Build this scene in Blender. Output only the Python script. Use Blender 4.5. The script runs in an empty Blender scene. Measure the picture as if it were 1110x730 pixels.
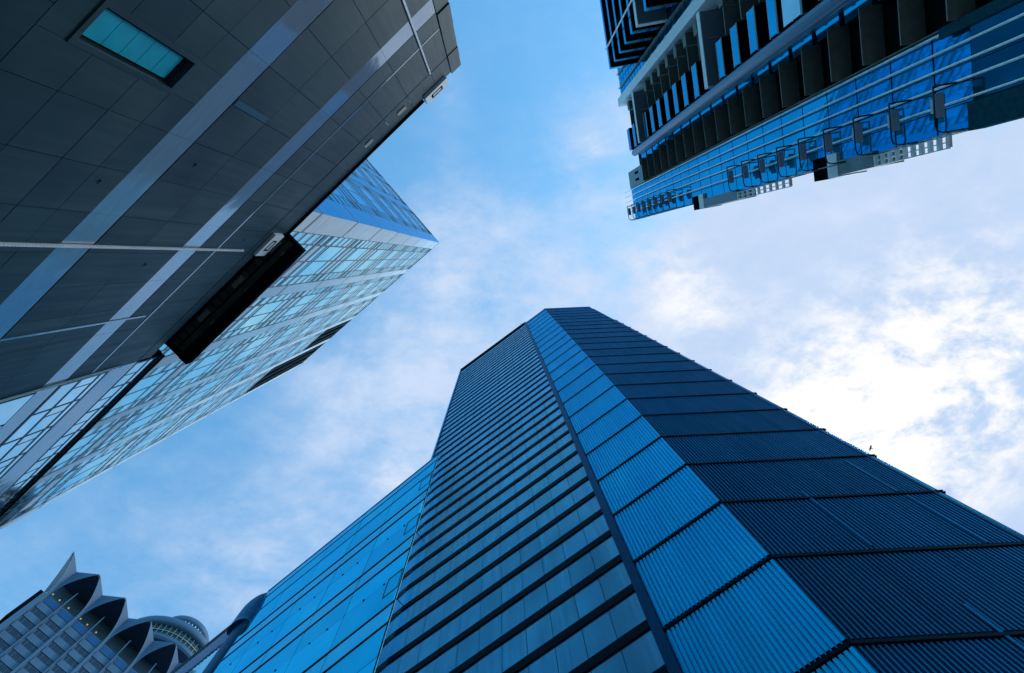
import bpy, math, random
from mathutils import Vector, Matrix
random.seed(7)
R_ = math.radians
scene = bpy.context.scene
EYE = 1.6                                   # camera height above the pavement

# ------------------------------------------------------------------ camera
FPX, W0, H0 = 600.0, 1110.0, 730.0
ZEN = Vector((539 - 555, 279 - 365, FPX)).normalized()       # where the zenith sits in the frame
ex, ey, ez = Vector((1, 0, 0)), Vector((0, 1, 0)), Vector((0, 0, 1))
AX = (ex - ex.dot(ZEN) * ZEN).normalized()
AY = ZEN.cross(AX)
def cam_to_world(v): return Vector((v.dot(AX), v.dot(AY), v.dot(ZEN)))
cam = bpy.data.objects.new('camera', bpy.data.cameras.new('camera'))
scene.collection.objects.link(cam)
cx_, cy_, cz_ = cam_to_world(ex), -cam_to_world(ey), -cam_to_world(ez)
cam.matrix_world = Matrix(((cx_.x, cy_.x, cz_.x, 0), (cx_.y, cy_.y, cz_.y, 0), (cx_.z, cy_.z, cz_.z, EYE), (0, 0, 0, 1)))
cam.data.sensor_width = 36.0
cam.data.lens = FPX / W0 * 36.0
cam.data.clip_start = 0.05
cam.data.clip_end = 6000
scene.camera = cam

# ------------------------------------------------------------------ world, sun, exposure
SUN = Vector((0.85, 0.20, 1.0)).normalized()
world = bpy.data.worlds.new('World'); scene.world = world
world.use_nodes = True
nt = world.node_tree; N = nt.nodes; L = nt.links
for n in list(N): N.remove(n)
def nn(tree, kind, **kw):
    n = tree.nodes.new(kind)
    for k, v in kw.items(): setattr(n, k, v)
    return n
def math_n(op, a, b=None, c=None, clamp=False):
    m = nn(nt, 'ShaderNodeMath', operation=op, use_clamp=clamp)
    for i, v in enumerate((a, b, c)):
        if v is None: continue
        if isinstance(v, (int, float)): m.inputs[i].default_value = v
        else: L.new(v, m.inputs[i])
    return m.outputs[0]
out = nn(nt, 'ShaderNodeOutputWorld'); bg = nn(nt, 'ShaderNodeBackground')
bg.inputs['Strength'].default_value = 0.145
sky = nn(nt, 'ShaderNodeTexSky', sky_type='NISHITA', sun_disc=False)
sky.sun_elevation = math.asin(SUN.z); sky.sun_rotation = math.atan2(SUN.x, SUN.y)
sky.air_density = 1.0; sky.dust_density = 0.6; sky.ozone_density = 2.0
tint = nn(nt, 'ShaderNodeMix', data_type='RGBA', blend_type='MULTIPLY')
tint.inputs['Factor'].default_value = 1.0
SKY_TINT = (1.0, 2.1, 2.2, 1)
tint.inputs['B'].default_value = SKY_TINT
L.new(sky.outputs[0], tint.inputs['A'])
tc = nn(nt, 'ShaderNodeTexCoord'); sp = nn(nt, 'ShaderNodeSeparateXYZ'); L.new(tc.outputs['Generated'], sp.inputs[0])
zc = math_n('MAXIMUM', sp.outputs[2], 0.12)
px = math_n('DIVIDE', sp.outputs[0], zc); py = math_n('DIVIDE', sp.outputs[1], zc)
pv = nn(nt, 'ShaderNodeCombineXYZ'); L.new(px, pv.inputs[0]); L.new(py, pv.inputs[1])
def cloud_noise(rot, sx, sy, scale, detail, rough, dist, off):
    mp = nn(nt, 'ShaderNodeMapping'); mp.inputs['Rotation'].default_value = (0, 0, R_(rot)); mp.inputs['Scale'].default_value = (sx, sy, 1)
    mp.inputs['Location'].default_value = (off, off * .7, off * .3)
    L.new(pv.outputs[0], mp.inputs[0])
    nz = nn(nt, 'ShaderNodeTexNoise'); nz.inputs['Scale'].default_value = scale; nz.inputs['Detail'].default_value = detail
    nz.inputs['Roughness'].default_value = rough; nz.inputs['Distortion'].default_value = dist
    L.new(mp.outputs[0], nz.inputs['Vector'])
    return nz.outputs['Fac']
n1 = cloud_noise(48, 1.0, 1.7, 3.3, 12, 0.62, 0.25, 3.1)
n2 = cloud_noise(60, 1.0, 1.5, 10.0, 10, 0.64, 0.2, 7.7)
# where the cloud banks hang (position on the cloud deck, reach, density)
# where the cloud banks hang (position on the cloud deck, reach, density)
def banks(lst):
    tot = None
    for (bx, by, br, bs) in lst:
        d = nn(nt, 'ShaderNodeVectorMath', operation='DISTANCE'); L.new(pv.outputs[0], d.inputs[0]); d.inputs[1].default_value = (bx, by, 0)
        q = math_n('DIVIDE', d.outputs['Value'], br); q = math_n('MULTIPLY', q, q); q = math_n('MULTIPLY', q, -1.0)
        g = math_n('MULTIPLY', math_n('POWER', math.e, q), bs)
        tot = g if tot is None else math_n('ADD', tot, g)
    return tot
THIN = [(0.88, 0.32, 0.40, 0.9), (0.75, 0.00, 0.42, 0.85), (0.40, 0.10, 0.17, 0.24), (0.17, -0.20, 0.09, 0.22), (-0.09, -0.05, 0.09, 0.22), (0.08, 0.04, 0.12, 0.12), (-0.17, 0.33, 0.20, 0.30), (0.00, 0.20, 0.20, 0.24),
        (-0.45, 0.58, 0.14, 0.20), (-0.1, 0.08, 0.16, 0.12), (0.95, 0.60, 0.40, 0.5), (-0.08, -0.27, 0.05, 0.12)]
THICK = [(0.88, 0.22, 0.24, 0.62), (0.60, 0.28, 0.16, 0.42), (0.37, 0.09, 0.11, 0.24), (0.30, 0.02, 0.07, 0.15), (0.72, 0.42, 0.2, 0.22), (0.17, -0.18, 0.05, 0.16), (-0.19, 0.40, 0.07, 0.16)]
w1 = math_n('SUBTRACT', n1, 0.5); w2 = math_n('SUBTRACT', n2, 0.5)
haze_t = math_n('MULTIPLY', math_n('ADD', py, 0.20, None, True), 0.14)
t1 = math_n('ADD', banks(THIN), haze_t)
wn = math_n('ADD', math_n('MULTIPLY', w1, 1.9), math_n('MULTIPLY', w2, 1.3))
cov = math_n('ADD', t1, math_n('MULTIPLY', wn, math_n('ADD', math_n('MULTIPLY', t1, 1.0), 0.085)))
ss = nn(nt, 'ShaderNodeMapRange', interpolation_type='SMOOTHSTEP'); L.new(cov, ss.inputs['Value'])
ss.inputs['From Min'].default_value = -0.08; ss.inputs['From Max'].default_value = 0.62
t2 = banks(THICK)
cov2 = math_n('ADD', t2, math_n('MULTIPLY', wn, math_n('ADD', math_n('MULTIPLY', t2, 2.9), 0.02)))
s2 = nn(nt, 'ShaderNodeMapRange', interpolation_type='SMOOTHSTEP'); L.new(cov2, s2.inputs['Value'])
s2.inputs['From Min'].default_value = 0.08; s2.inputs['From Max'].default_value = 0.72
# thin cloud is lilac, the thick bank in front of the sun is white
cm1 = nn(nt, 'ShaderNodeMix', data_type='RGBA'); L.new(ss.outputs[0], cm1.inputs['Factor'])
lil = nn(nt, 'ShaderNodeMix', data_type='RGBA'); lil.inputs['A'].default_value = (3.45, 4.6, 6.35, 1); lil.inputs['B'].default_value = (4.35, 5.2, 6.7, 1)
lr = nn(nt, 'ShaderNodeMapRange'); L.new(math_n('ADD', math_n('MULTIPLY', n1, 0.6), math_n('MULTIPLY', n2, 0.4)), lr.inputs['Value']); lr.inputs['From Min'].default_value = 0.36; lr.inputs['From Max'].default_value = 0.62
L.new(lr.outputs[0], lil.inputs['Factor'])
L.new(tint.outputs['Result'], cm1.inputs['A']); L.new(lil.outputs['Result'], cm1.inputs['B'])
cmix = nn(nt, 'ShaderNodeMix', data_type='RGBA'); L.new(s2.outputs[0], cmix.inputs['Factor'])
L.new(cm1.outputs['Result'], cmix.inputs['A']); cmix.inputs['B'].default_value = (6.95, 6.95, 7.0, 1)
L.new(cmix.outputs['Result'], bg.inputs['Color']); L.new(bg.outputs[0], out.inputs[0])

sl = bpy.data.lights.new('sun', 'SUN'); sl.energy = 0.9; sl.angle = R_(10); sl.color = (1.0, 0.96, 0.90)
so = bpy.data.objects.new('sun', sl); scene.collection.objects.link(so)
so.rotation_euler = SUN.to_track_quat('Z', 'Y').to_euler()
vs = scene.view_settings
vs.view_transform = 'Standard'; vs.look = 'None'; vs.gamma = 1.0; vs.use_curve_mapping = False; vs.exposure = 0.0
scene.cycles.caustics_reflective = False; scene.cycles.caustics_refractive = False

# ------------------------------------------------------------------ materials
def mat(name, col, rough=0.5, metal=0.0, var=0.12, vscale=3.0, bump=0.0, bscale=40.0, stretch=(1, 1, 1), ior=1.5, spec=0.5, emit=None, wave=0.0, tint=None, streak=0.0, col2=None):
    m = bpy.data.materials.new(name); m.use_nodes = True
    t = m.node_tree; b = t.nodes['Principled BSDF']
    b.inputs['Roughness'].default_value = rough; b.inputs['Metallic'].default_value = metal
    b.inputs['IOR'].default_value = ior; b.inputs['Specular IOR Level'].default_value = spec
    if tint: b.inputs['Specular Tint'].default_value = (*tint, 1)
    co = t.nodes.new('ShaderNodeTexCoord'); mp = t.nodes.new('ShaderNodeMapping'); mp.inputs['Scale'].default_value = stretch
    t.links.new(co.outputs['Object'], mp.inputs[0])
    nz = t.nodes.new('ShaderNodeTexNoise'); nz.inputs['Scale'].default_value = vscale; nz.inputs['Detail'].default_value = 6
    t.links.new(mp.outputs[0], nz.inputs['Vector'])
    rp = t.nodes.new('ShaderNodeValToRGB'); e = rp.color_ramp.elements
    e[0].position, e[1].position = 0.3, 0.7
    e[0].color = (*[c * (1 - var) for c in col], 1); e[1].color = (*[min(1, c * (1 + var)) for c in (col2 or col)], 1)
    t.links.new(nz.outputs['Fac'], rp.inputs[0]); t.links.new(rp.outputs[0], b.inputs['Base Color'])
    if streak:
        ms = t.nodes.new('ShaderNodeMapping'); ms.inputs['Scale'].default_value = (5.0, 5.0, 0.22)
        t.links.new(co.outputs['Object'], ms.inputs[0])
        ns_ = t.nodes.new('ShaderNodeTexNoise'); ns_.inputs['Scale'].default_value = 1.0; ns_.inputs['Detail'].default_value = 5
        t.links.new(ms.outputs[0], ns_.inputs['Vector'])
        mr = t.nodes.new('ShaderNodeMapRange'); mr.inputs['From Min'].default_value = 0.35; mr.inputs['From Max'].default_value = 0.7
        mr.inputs['To Min'].default_value = 1.0; mr.inputs['To Max'].default_value = 1.0 - streak
        t.links.new(ns_.outputs['Fac'], mr.inputs['Value'])
        mx = t.nodes.new('ShaderNodeMix'); mx.data_type = 'RGBA'; mx.blend_type = 'MULTIPLY'; mx.inputs['Factor'].default_value = 1.0
        t.links.new(rp.outputs[0], mx.inputs['A']); t.links.new(mr.outputs[0], mx.inputs['B'])
        t.links.new(mx.outputs['Result'], b.inputs['Base Color'])
        rr_ = t.nodes.new('ShaderNodeMapRange'); rr_.inputs['To Min'].default_value = rough; rr_.inputs['To Max'].default_value = min(1, rough + .2)
        t.links.new(ns_.outputs['Fac'], rr_.inputs['Value']); t.links.new(rr_.outputs[0], b.inputs['Roughness'])
    if bump or wave:
        bp = t.nodes.new('ShaderNodeBump')
        n2_ = t.nodes.new('ShaderNodeTexNoise'); n2_.inputs['Scale'].default_value = bscale
        n2_.inputs['Detail'].default_value = 3 if not wave else 1
        t.links.new(co.outputs['Object'], n2_.inputs['Vector']); t.links.new(n2_.outputs['Fac'], bp.inputs['Height'])
        bp.inputs['Strength'].default_value = bump or wave; bp.inputs['Distance'].default_value = 0.01 if not wave else 0.05
        t.links.new(bp.outputs[0], b.inputs['Normal'])
    if emit:
        b.inputs['Emission Color'].default_value = (*emit[0], 1); b.inputs['Emission Strength'].default_value = emit[1]
    return m
M = dict(
    stone=mat('dark granite panels', (0.013, 0.034, 0.052), 0.36, 0, 0.2, 0.35, 0.15, 60, spec=0.3, tint=(0.25, 0.8, 1.0), col2=(0.032, 0.056, 0.062), streak=.22),
    band=mat('polished metal band', (0.36, 0.41, 0.47), 0.10, 0.55, 0.08, 2.0, wave=0.12, bscale=2.0, stretch=(1, 1, 8)),
    dark=mat('black steel and painted shade', (0.006, 0.009, 0.012), 0.85, 0, 0.2, spec=0.0),  # black steel parts; also paints the shade of balcony undersides and recesses
    joint=mat('dark joint sealant', (0.012, 0.014, 0.016), 0.8),
    white=mat('white aluminium panel', (0.84, 0.87, 0.95), 0.40, 0.0, 0.05, 0.8),
    grey=mat('grey aluminium joint', (0.30, 0.30, 0.29), 0.5, 0, 0.08),
    mull=mat('dark window mullion', (0.008, 0.014, 0.024), 0.4, 0.2),
    beige=mat('beige mullion', (0.36, 0.31, 0.26), 0.5),
    glass=mat('sky reflecting glass', (0.50, 0.77, 0.82), 0.03, 0.85, 0.10, 0.35, tint=(0.6, 0.95, 1.0), wave=0.05, bscale=0.5),
    blueglass=mat('blue reflecting glass', (0.004, 0.48, 0.76), 0.03, 0.85, 0.10, 0.30, tint=(0.15, 0.75, 1.0), wave=0.012, bscale=0.4),
    bluepanel=mat('blue metal panel', (0.04, 0.36, 0.66), 0.25, 0.6, 0.06, tint=(0.2, 0.7, 1.0)),
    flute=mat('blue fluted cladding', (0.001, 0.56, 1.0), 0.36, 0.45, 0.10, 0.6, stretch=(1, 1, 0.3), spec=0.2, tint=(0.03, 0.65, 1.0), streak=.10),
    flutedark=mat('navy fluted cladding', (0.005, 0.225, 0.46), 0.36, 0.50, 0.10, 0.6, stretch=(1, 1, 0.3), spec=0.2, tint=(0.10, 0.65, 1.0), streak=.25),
    ledge=mat('navy ledge', (0.003, 0.010, 0.022), 0.6, 0, 0.1, spec=0.1, tint=(0.2, 0.7, 1.0)),
    louvre=mat('blue grey metal panel', (0.10, 0.44, 0.68), 0.13, 0.80, 0.12, 0.5, tint=(0.6, 0.9, 1.0), streak=.2),
    channel=mat('navy channel', (0.004, 0.07, 0.16), 0.45, 0.3, spec=0.15, tint=(0.15, 0.7, 1.0)),
    brown=mat('brown grey concrete', (0.17, 0.20, 0.17), 0.7, 0, 0.15, 2.0),
    slate=mat('slate grey render', (0.20, 0.29, 0.33), 0.65, 0, 0.1),
    pale=mat('pale painted concrete', (0.80, 0.84, 0.88), 0.55, 0, 0.07),
    pipe=mat('blue grey painted column', (0.10, 0.24, 0.38), 0.4, 0, 0.08),
    rail=mat('pale steel rod', (0.75, 0.85, 0.90), 0.35, 0.3),
    hotel=mat('pale grey concrete', (0.065, 0.13, 0.23), 0.6, 0, 0.10, 0.25),
    hoteldark=mat('grey facade infill', (0.075, 0.12, 0.19), 0.6, 0, 0.12, 0.4),
    hotelglass=mat('dark hotel window', (0.012, 0.022, 0.05), 0.08, 0.0),
    hotelblue=mat('blue hotel window', (0.01, 0.08, 0.22), 0.1, 0.2),
    gold=mat('yellow grey mullion', (0.42, 0.44, 0.34), 0.5),
    rib=mat('lilac grey ribbed metal', (0.30, 0.36, 0.56), 0.4, 0.3),
    base=mat('dark teal base cladding', (0.012, 0.07, 0.10), 0.7, 0, 0.2, spec=0.0),
    mesh=mat('pale blue mesh', (0.30, 0.42, 0.55), 0.6),
    hood=mat('blue painted hood', (0.02, 0.26, 0.55), 0.55, 0, 0.05, spec=0.2),
    tealglass=mat('cyan blue glass', (0.008, 0.66, 0.88), 0.03, 0.85, 0.08, 0.30, tint=(0.15, 0.8, 1.0), wave=0.03, bscale=0.4),
    paleglass=mat('pale reflecting glass', (0.62, 0.82, 0.86), 0.03, 0.88, 0.08, 0.35, wave=0.04, bscale=0.5),
    crossband=mat('blue grey stone strip', (0.030, 0.085, 0.125), 0.3, 0, 0.1),
    baseglass=mat('dark teal base glass', (0.006, 0.16, 0.22), 0.10, 0.8, 0.25, 0.3, wave=0.03, bscale=0.6),
    unit=mat('pale metal unit', (0.42, 0.52, 0.60), 0.5),
    spandrel=mat('pale cyan spandrel glass', (0.10, 0.66, 0.84), 0.06, 0.8, 0.06, 0.4, tint=(0.3, 0.8, 1.0)),
    soffit=mat('dark brown soffit', (0.075, 0.085, 0.07), 0.6, 0, 0.3, 1.5),
    lamp=mat('warm lamp', (0.8, 0.5, 0.2), 0.4, emit=((1.0, 0.50, 0.16), 0.22)),
    bird=mat('dark feathers', (0.05, 0.045, 0.07), 0.7),
    tealpane=mat('teal pane', (0.01, 0.36, 0.50), 0.35, 0.1),
)

def variants(name, n, spread):
    src = M[name]; out_ = [src]
    for i in range(n):
        m = src.copy(); f = 1 + random.uniform(-spread, spread)
        for nd in m.node_tree.nodes:
            if nd.type == 'VALTORGB':
                for e in nd.color_ramp.elements: e.color = (*[min(1, c * f * random.uniform(.97, 1.03)) for c in e.color[:3]], 1)
            if nd.type == 'MAPPING': nd.inputs['Location'].default_value = (random.uniform(0, 50),) * 3
        out_.append(m)
    return out_

# ------------------------------------------------------------------ mesh helpers
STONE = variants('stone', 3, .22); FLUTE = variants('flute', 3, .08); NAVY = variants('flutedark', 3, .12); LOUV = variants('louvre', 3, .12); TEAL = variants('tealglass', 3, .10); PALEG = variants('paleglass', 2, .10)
class Frame:
    """a vertical wall: s metres along it, out metres towards the street, z metres above eye height"""
    def __init__(self, ox, oy, deg, sign):
        self.o = Vector((ox, oy, 0)); self.u = Vector((math.cos(R_(deg)), math.sin(R_(deg)), 0))
        self.n = Vector((-self.u.y, self.u.x, 0)) * sign
    def pt(self, s, o, z): return self.o + self.u * s + self.n * o + Vector((0, 0, z + EYE))
class MB:
    def __init__(self): self.v, self.f, self.m = [], [], []
    def poly(self, pts, mi=0):
        i = len(self.v); self.v += [Vector(p) for p in pts]; self.f.append(tuple(range(i, i + len(pts)))); self.m.append(mi)
    def hexa(self, c, mi=0):
        i = len(self.v); self.v += [Vector(p) for p in c]
        ctr = sum((Vector(p) for p in c), Vector()) / 8
        for q in ((0, 1, 2, 3), (4, 5, 6, 7), (0, 1, 5, 4), (1, 2, 6, 5), (2, 3, 7, 6), (3, 0, 4, 7)):
            a, b, d = (Vector(c[q[0]]), Vector(c[q[1]]), Vector(c[q[2]]))
            nrm = (b - a).cross(d - a)
            fc = sum((Vector(c[k]) for k in q), Vector()) / 4
            if nrm.dot(fc - ctr) < 0: q = q[::-1]
            self.f.append(tuple(i + k for k in q)); self.m.append(mi)
    def box(self, fr, s0, s1, o0, o1, z0, z1, mi=0):
        P = fr.pt
        self.hexa([P(s0, o0, z0), P(s1, o0, z0), P(s1, o1, z0), P(s0, o1, z0), P(s0, o0, z1), P(s1, o0, z1), P(s1, o1, z1), P(s0, o1, z1)], mi)
    def tube(self, pts, r, seg=10, mi=0, cap=True):
        pts = [Vector(p) for p in pts]; rings = []
        rr = r if isinstance(r, (list, tuple)) else [r] * len(pts)
        for k, p in enumerate(pts):
            t = (pts[min(k + 1, len(pts) - 1)] - pts[max(k - 1, 0)]).normalized()
            a = t.orthogonal() if k == 0 else (pa - t * pa.dot(t))
            a = a.normalized(); pa = a; b = t.cross(a)
            i = len(self.v); rings.append(i)
            for j in range(seg):
                th = 2 * math.pi * j / seg; self.v.append(p + (a * math.cos(th) + b * math.sin(th)) * rr[k])
        for k in range(len(rings) - 1):
            for j in range(seg):
                j2 = (j + 1) % seg
                self.f.append((rings[k] + j, rings[k] + j2, rings[k + 1] + j2, rings[k + 1] + j)); self.m.append(mi)
        if cap:
            self.f.append(tuple(rings[0] + j for j in reversed(range(seg)))); self.m.append(mi)
            self.f.append(tuple(rings[-1] + j for j in range(seg))); self.m.append(mi)
    def build(self, name, mats, parent=None, smooth=False):
        if not isinstance(mats, (list, tuple)): mats = [mats]
        off = parent_loc(parent)
        me = bpy.data.meshes.new(name)
        me.from_pydata([tuple(p - off) for p in self.v], [], self.f); me.update()
        for m in mats: me.materials.append(m)
        me.polygons.foreach_set('material_index', self.m)
        if smooth: me.polygons.foreach_set('use_smooth', [True] * len(self.f))
        o = bpy.data.objects.new(name, me); scene.collection.objects.link(o)
        if parent is not None: o.parent = parent
        return o
def parent_loc(p):
    v = Vector()
    while p is not None: v += p.location; p = p.parent
    return v
def thing(name, label, cat, loc):
    o = bpy.data.objects.new(name, None); scene.collection.objects.link(o)
    o.location = loc; o['label'] = label; o['category'] = cat
    return o
def one_box(name, m, parent, *a):
    b = MB(); b.box(*a); return b.build(name, m, parent)
def lin(a, b, n): return [a + (b - a) * i / n for i in range(n + 1)]

# ------------------------------------------------------------------ ground
def structure(name, b, m):
    o = b.build(name, m); o['kind'] = 'structure'; return o
gm = mat('asphalt', (0.05, 0.05, 0.052), 0.85, 0, 0.2, 0.8, 0.3, 60)
pm = bpy.data.materials.new('street paving'); pm.use_nodes = True
t = pm.node_tree; bk = t.nodes.new('ShaderNodeTexBrick'); tco = t.nodes.new('ShaderNodeTexCoord')
bk.inputs['Color1'].default_value = (0.40, 0.40, 0.39, 1); bk.inputs['Color2'].default_value = (0.46, 0.45, 0.44, 1); bk.inputs['Mortar'].default_value = (0.09, 0.09, 0.09, 1)
bk.inputs['Scale'].default_value = 1.0; bk.inputs['Mortar Size'].default_value = 0.01
t.links.new(tco.outputs['Object'], bk.inputs['Vector']); t.links.new(bk.outputs[0], t.nodes['Principled BSDF'].inputs['Base Color'])
t.nodes['Principled BSDF'].inputs['Roughness'].default_value = 0.7
b = MB(); b.poly([(-1500, -1500, 0), (1500, -1500, 0), (1500, 1500, 0), (-1500, 1500, 0)]); structure('ground', b, gm)
b = MB(); b.hexa([(-60, -60, 0.004), (60, -60, 0.004), (60, 60, 0.004), (-60, 60, 0.004), (-60, -60, 0.12), (60, -60, 0.12), (60, 60, 0.12), (-60, 60, 0.12)])
structure('pavement', b, pm)

# ------------------------------------------------------------------ 1. blue fluted tower
FM = Frame(8.76, 9.56, 143.51, 1)      # bright flank and louvred flank
FD = Frame(8.76, 9.56, -2.25, -1)      # navy flank
tower = thing('fluted_tower', 'tall blue tower with fluted bright and navy flanks and a louvred side', 'tower', FM.pt(8, -10, -EYE))
ST, SB = 4.02, 0.32
TOP = 103.0
def fluted(fr, s0, s1, z0, z1, pitch, depth, duty=.52):
    b = MB(); n = max(1, round((s1 - s0) / pitch)); prof = []
    p = (s1 - s0) / n
    for i in range(n):
        a = s0 + i * p
        prof += [(a, 0), (a + p * duty, 0), (a + p * (duty + .10), -depth), (a + p * .90, -depth)]
    prof.append((s1, 0))
    i0 = len(b.v)
    for (s, o) in prof: b.v += [fr.pt(s, o, z0), fr.pt(s, o, z1)]
    for k in range(len(prof) - 1):
        b.f.append((i0 + 2 * k, i0 + 2 * k + 2, i0 + 2 * k + 3, i0 + 2 * k + 1)); b.m.append(1 if k % 4 == 2 else 0)
    return b
# cores behind the cladding
b = MB()
c0 = [FM.pt(0, -.3, -EYE), FM.pt(19.35, -.14, -EYE), FM.pt(19.35, -22, -EYE), FD.pt(8.4, -24, -EYE), FD.pt(8.4, -.3, -EYE)]
for a, h in ((c0, TOP - 3.0),):
    n_ = len(a); i0 = len(b.v)
    b.v += [Vector(p) for p in a] + [Vector((p.x, p.y, EYE + h)) for p in a]
    for k in range(n_):
        k2 = (k + 1) % n_; b.f.append((i0 + k, i0 + k2, i0 + n_ + k2, i0 + n_ + k)); b.m.append(0)
    b.f.append(tuple(i0 + n_ + k for k in range(n_))); b.m.append(0)
b.build('core', M['ledge'], tower)
for k in range(0, 26):
    z0, z1 = SB + ST * k, min(SB + ST * (k + 1), TOP)
    if z1 - z0 < 0.5: continue
    if k == 25 or z0 > 100: pass
    lo, hi = z0 + 0.17, z1 - 0.10
    if k < 25:
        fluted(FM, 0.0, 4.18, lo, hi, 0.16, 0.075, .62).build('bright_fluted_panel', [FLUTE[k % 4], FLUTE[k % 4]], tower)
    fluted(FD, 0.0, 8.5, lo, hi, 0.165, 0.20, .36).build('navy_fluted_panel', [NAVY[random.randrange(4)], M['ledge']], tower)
    l = MB()
    # one ledge wraps both flanks
    P = lambda fr, s, o, z: fr.pt(s, o, z)
    for za, zb, oo in ((z0 - 0.055, z0 + 0.055, 0.045),):
        l.box(FM, 0.03, 4.18, -.12, oo, za, zb); l.box(FD, 0.03, 8.5, -.12, oo, za + .002, zb + .002)
    l.build('floor_ledge', M['ledge'], tower)
b = MB()                                   # lattice screen on the top storey of the bright flank
for z in lin(100.9, 103.0, 5): b.box(FM, 0, 4.2, -.06, 0, z - .05, z + .05)
for s in lin(0.05, 4.15, 14): b.box(FM, s - .04, s + .04, -.11, -.06, 100.9, 103)
b.build('roof_screen', M['bluepanel'], tower)
b = MB(); b.box(FD, -.05, 8.55, -.3, .06, TOP, TOP + .25); b.build('parapet', M['bluepanel'], tower)
one_box('corner_channel', M['channel'], tower, FM, 4.20, 4.56, -.13, 0.10, -EYE, TOP + .4)
# louvred flank
LP, L0, L1 = 2.10, 4.58, 19.35
nl = 0
for k in range(0, 49):
    z0 = 2.3 + LP * k; z1 = z0 + LP
    if z1 > 102: break
    b = MB(); n = 12; w = (L1 - L0) / n
    for i in range(n):
        b.box(FM, L0 + w * i + .012, L0 + w * (i + 1) - .012, -.10, 0.0 + random.uniform(-.004, .004), z0 + .24, z1 - .24, random.randrange(4))
    b.build('louvre_panel', LOUV, tower)
    b = MB(); b.box(FM, L0, L1 + .05, -.12, 0.06, z0 - .21, z0 + .21); b.build('louvre_ledge', M['ledge'], tower); nl += 1
b = MB(); b.box(FM, L0, L1 + .05, -.35, -.06, 101.5, 103.9, 0)
for s in lin(L0, L1, 24): b.box(FM, s - .05, s + .05, -.06, .06, 101.4, 104.0, 1)
for z in (101.45, 102.3, 103.1, 103.95): b.box(FM, L0, L1 + .05, -.05, .10, z - .06, z + .06, 1)
b.build('roof_grille', [M['channel'], M['ledge']], tower)
one_box('edge_trim', M['louvre'], tower, FM, L1 + .05, L1 + .25, -.3, .16, -EYE, 104)
# vertical cover strips on the navy flank
for (s, z0, z1) in ((3.55, 16.75, 21.0), (3.95, 6, 13.6), (7.2, 20.6, 24.0), (7.3, 16.6, 20.2)):
    one_box('cover_strip', M['flutedark'], tower, FD, s - .05, s + .05, 0.0, .035, z0, z1)
# pipes clipped to the far edge
b = MB(); b.box(FD, 8.5, 8.62, -.25, .02, -EYE, TOP - 4); b.build('edge_trim', M['channel'], tower)
for s, o in ((8.74, -.05), (8.92, -.12)):
    b = MB(); b.tube([FD.pt(s, o, -EYE), FD.pt(s, o, 82)], .065, 8); b.build('edge_pipe', M['bluepanel'], tower, True)
for k in range(2, 21):
    z = SB + ST * k
    b = MB(); b.box(FD, 8.60, 8.96, -.2, .03, z - .07, z - .02); b.box(FD, 8.60, 8.96, -.2, .03, z + .06, z + .11)
    b.build('pipe_clamp', M['dark'], tower)

# ------------------------------------------------------------------ 2. glass office block beside it
FG = Frame(-6.53, 20.19, 140.68, 1)
gb = thing('glass_office_block', 'lower blue glass office block adjoining the louvred side of the tower', 'building', FG.pt(12, -8, -EYE))
GT = 54.0
one_box('core', M['ledge'], gb, FG, -.7, 48, -16, -.16, -EYE, GT - .3)
sc = [-0.6, 4.5, 9.0, 13.6, 18.1, 22.6]
zf = 45.7
zs = []
for k in range(6):
    top = zf - 7.9 * k
    zs.append((top + .06, top + 3.9 if k else 49.75))
rows = [(52.5, 54.0), (49.78, 52.4), (45.8, 49.74)]
z = 45.7
while z > -1:
    rows += [(z - 1.85, z - .06), (z - 4.55, z - 1.97), (z - 7.84, z - 4.58)]; z -= 7.9
for ri, (z0, z1) in enumerate(rows):
    z0 = max(z0, -1.5)
    if z1 < z0: continue
    for i in range(5):
        s0, s1 = sc[i], sc[i + 1]
        spand = ri == 0 or (ri >= 3 and (ri - 3) % 3 == 0)
        b = MB()
        # each pane leans a hair differently, as set glass does
        j = [random.uniform(-.006, .006) for _ in range(4)]
        P = FG.pt
        b.hexa([P(s0 + .025, -.1, z0), P(s1 - .025, -.1, z0), P(s1 - .025, j[0], z0), P(s0 + .025, j[1], z0),
                P(s0 + .025, -.1, z1), P(s1 - .025, -.1, z1), P(s1 - .025, j[2], z1), P(s0 + .025, j[3], z1)])
        b.build('spandrel_panel' if spand else 'glass_pane', M['spandrel'] if spand else TEAL[random.randrange(4)], gb)
b = MB()
for ri, (z0, z1) in enumerate(rows):
    if ri in (0, 1): b.box(FG, -.6, 22.6, -.1, .035, z0 - .09, z0 - .02)
    elif ri >= 3 and (ri - 3) % 3 in (0, 1): b.box(FG, -.6, 22.6, -.1, .05, z1 + .0, z1 + .1)
b.build('transom', M['mull'], gb)
b = MB()
for zz in (49.76, 41.15, 33.25, 25.35):
    for i in range(5):
        for q in (.33, .67):
            s = sc[i] + (sc[i + 1] - sc[i]) * q
            b.box(FG, s - .06, s + .06, 0, .04, zz - .05, zz + .05)
b.build('glass_clip', M['dark'], gb)
for k in range(7):
    z1 = GT - .4 - 7.9 * k; b = MB(); b.box(FG, -.76, -.705, -3.2, .0, max(z1 - 7.8, -1.5), z1); b.build('end_glass_pane', M['glass'], gb)
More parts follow.
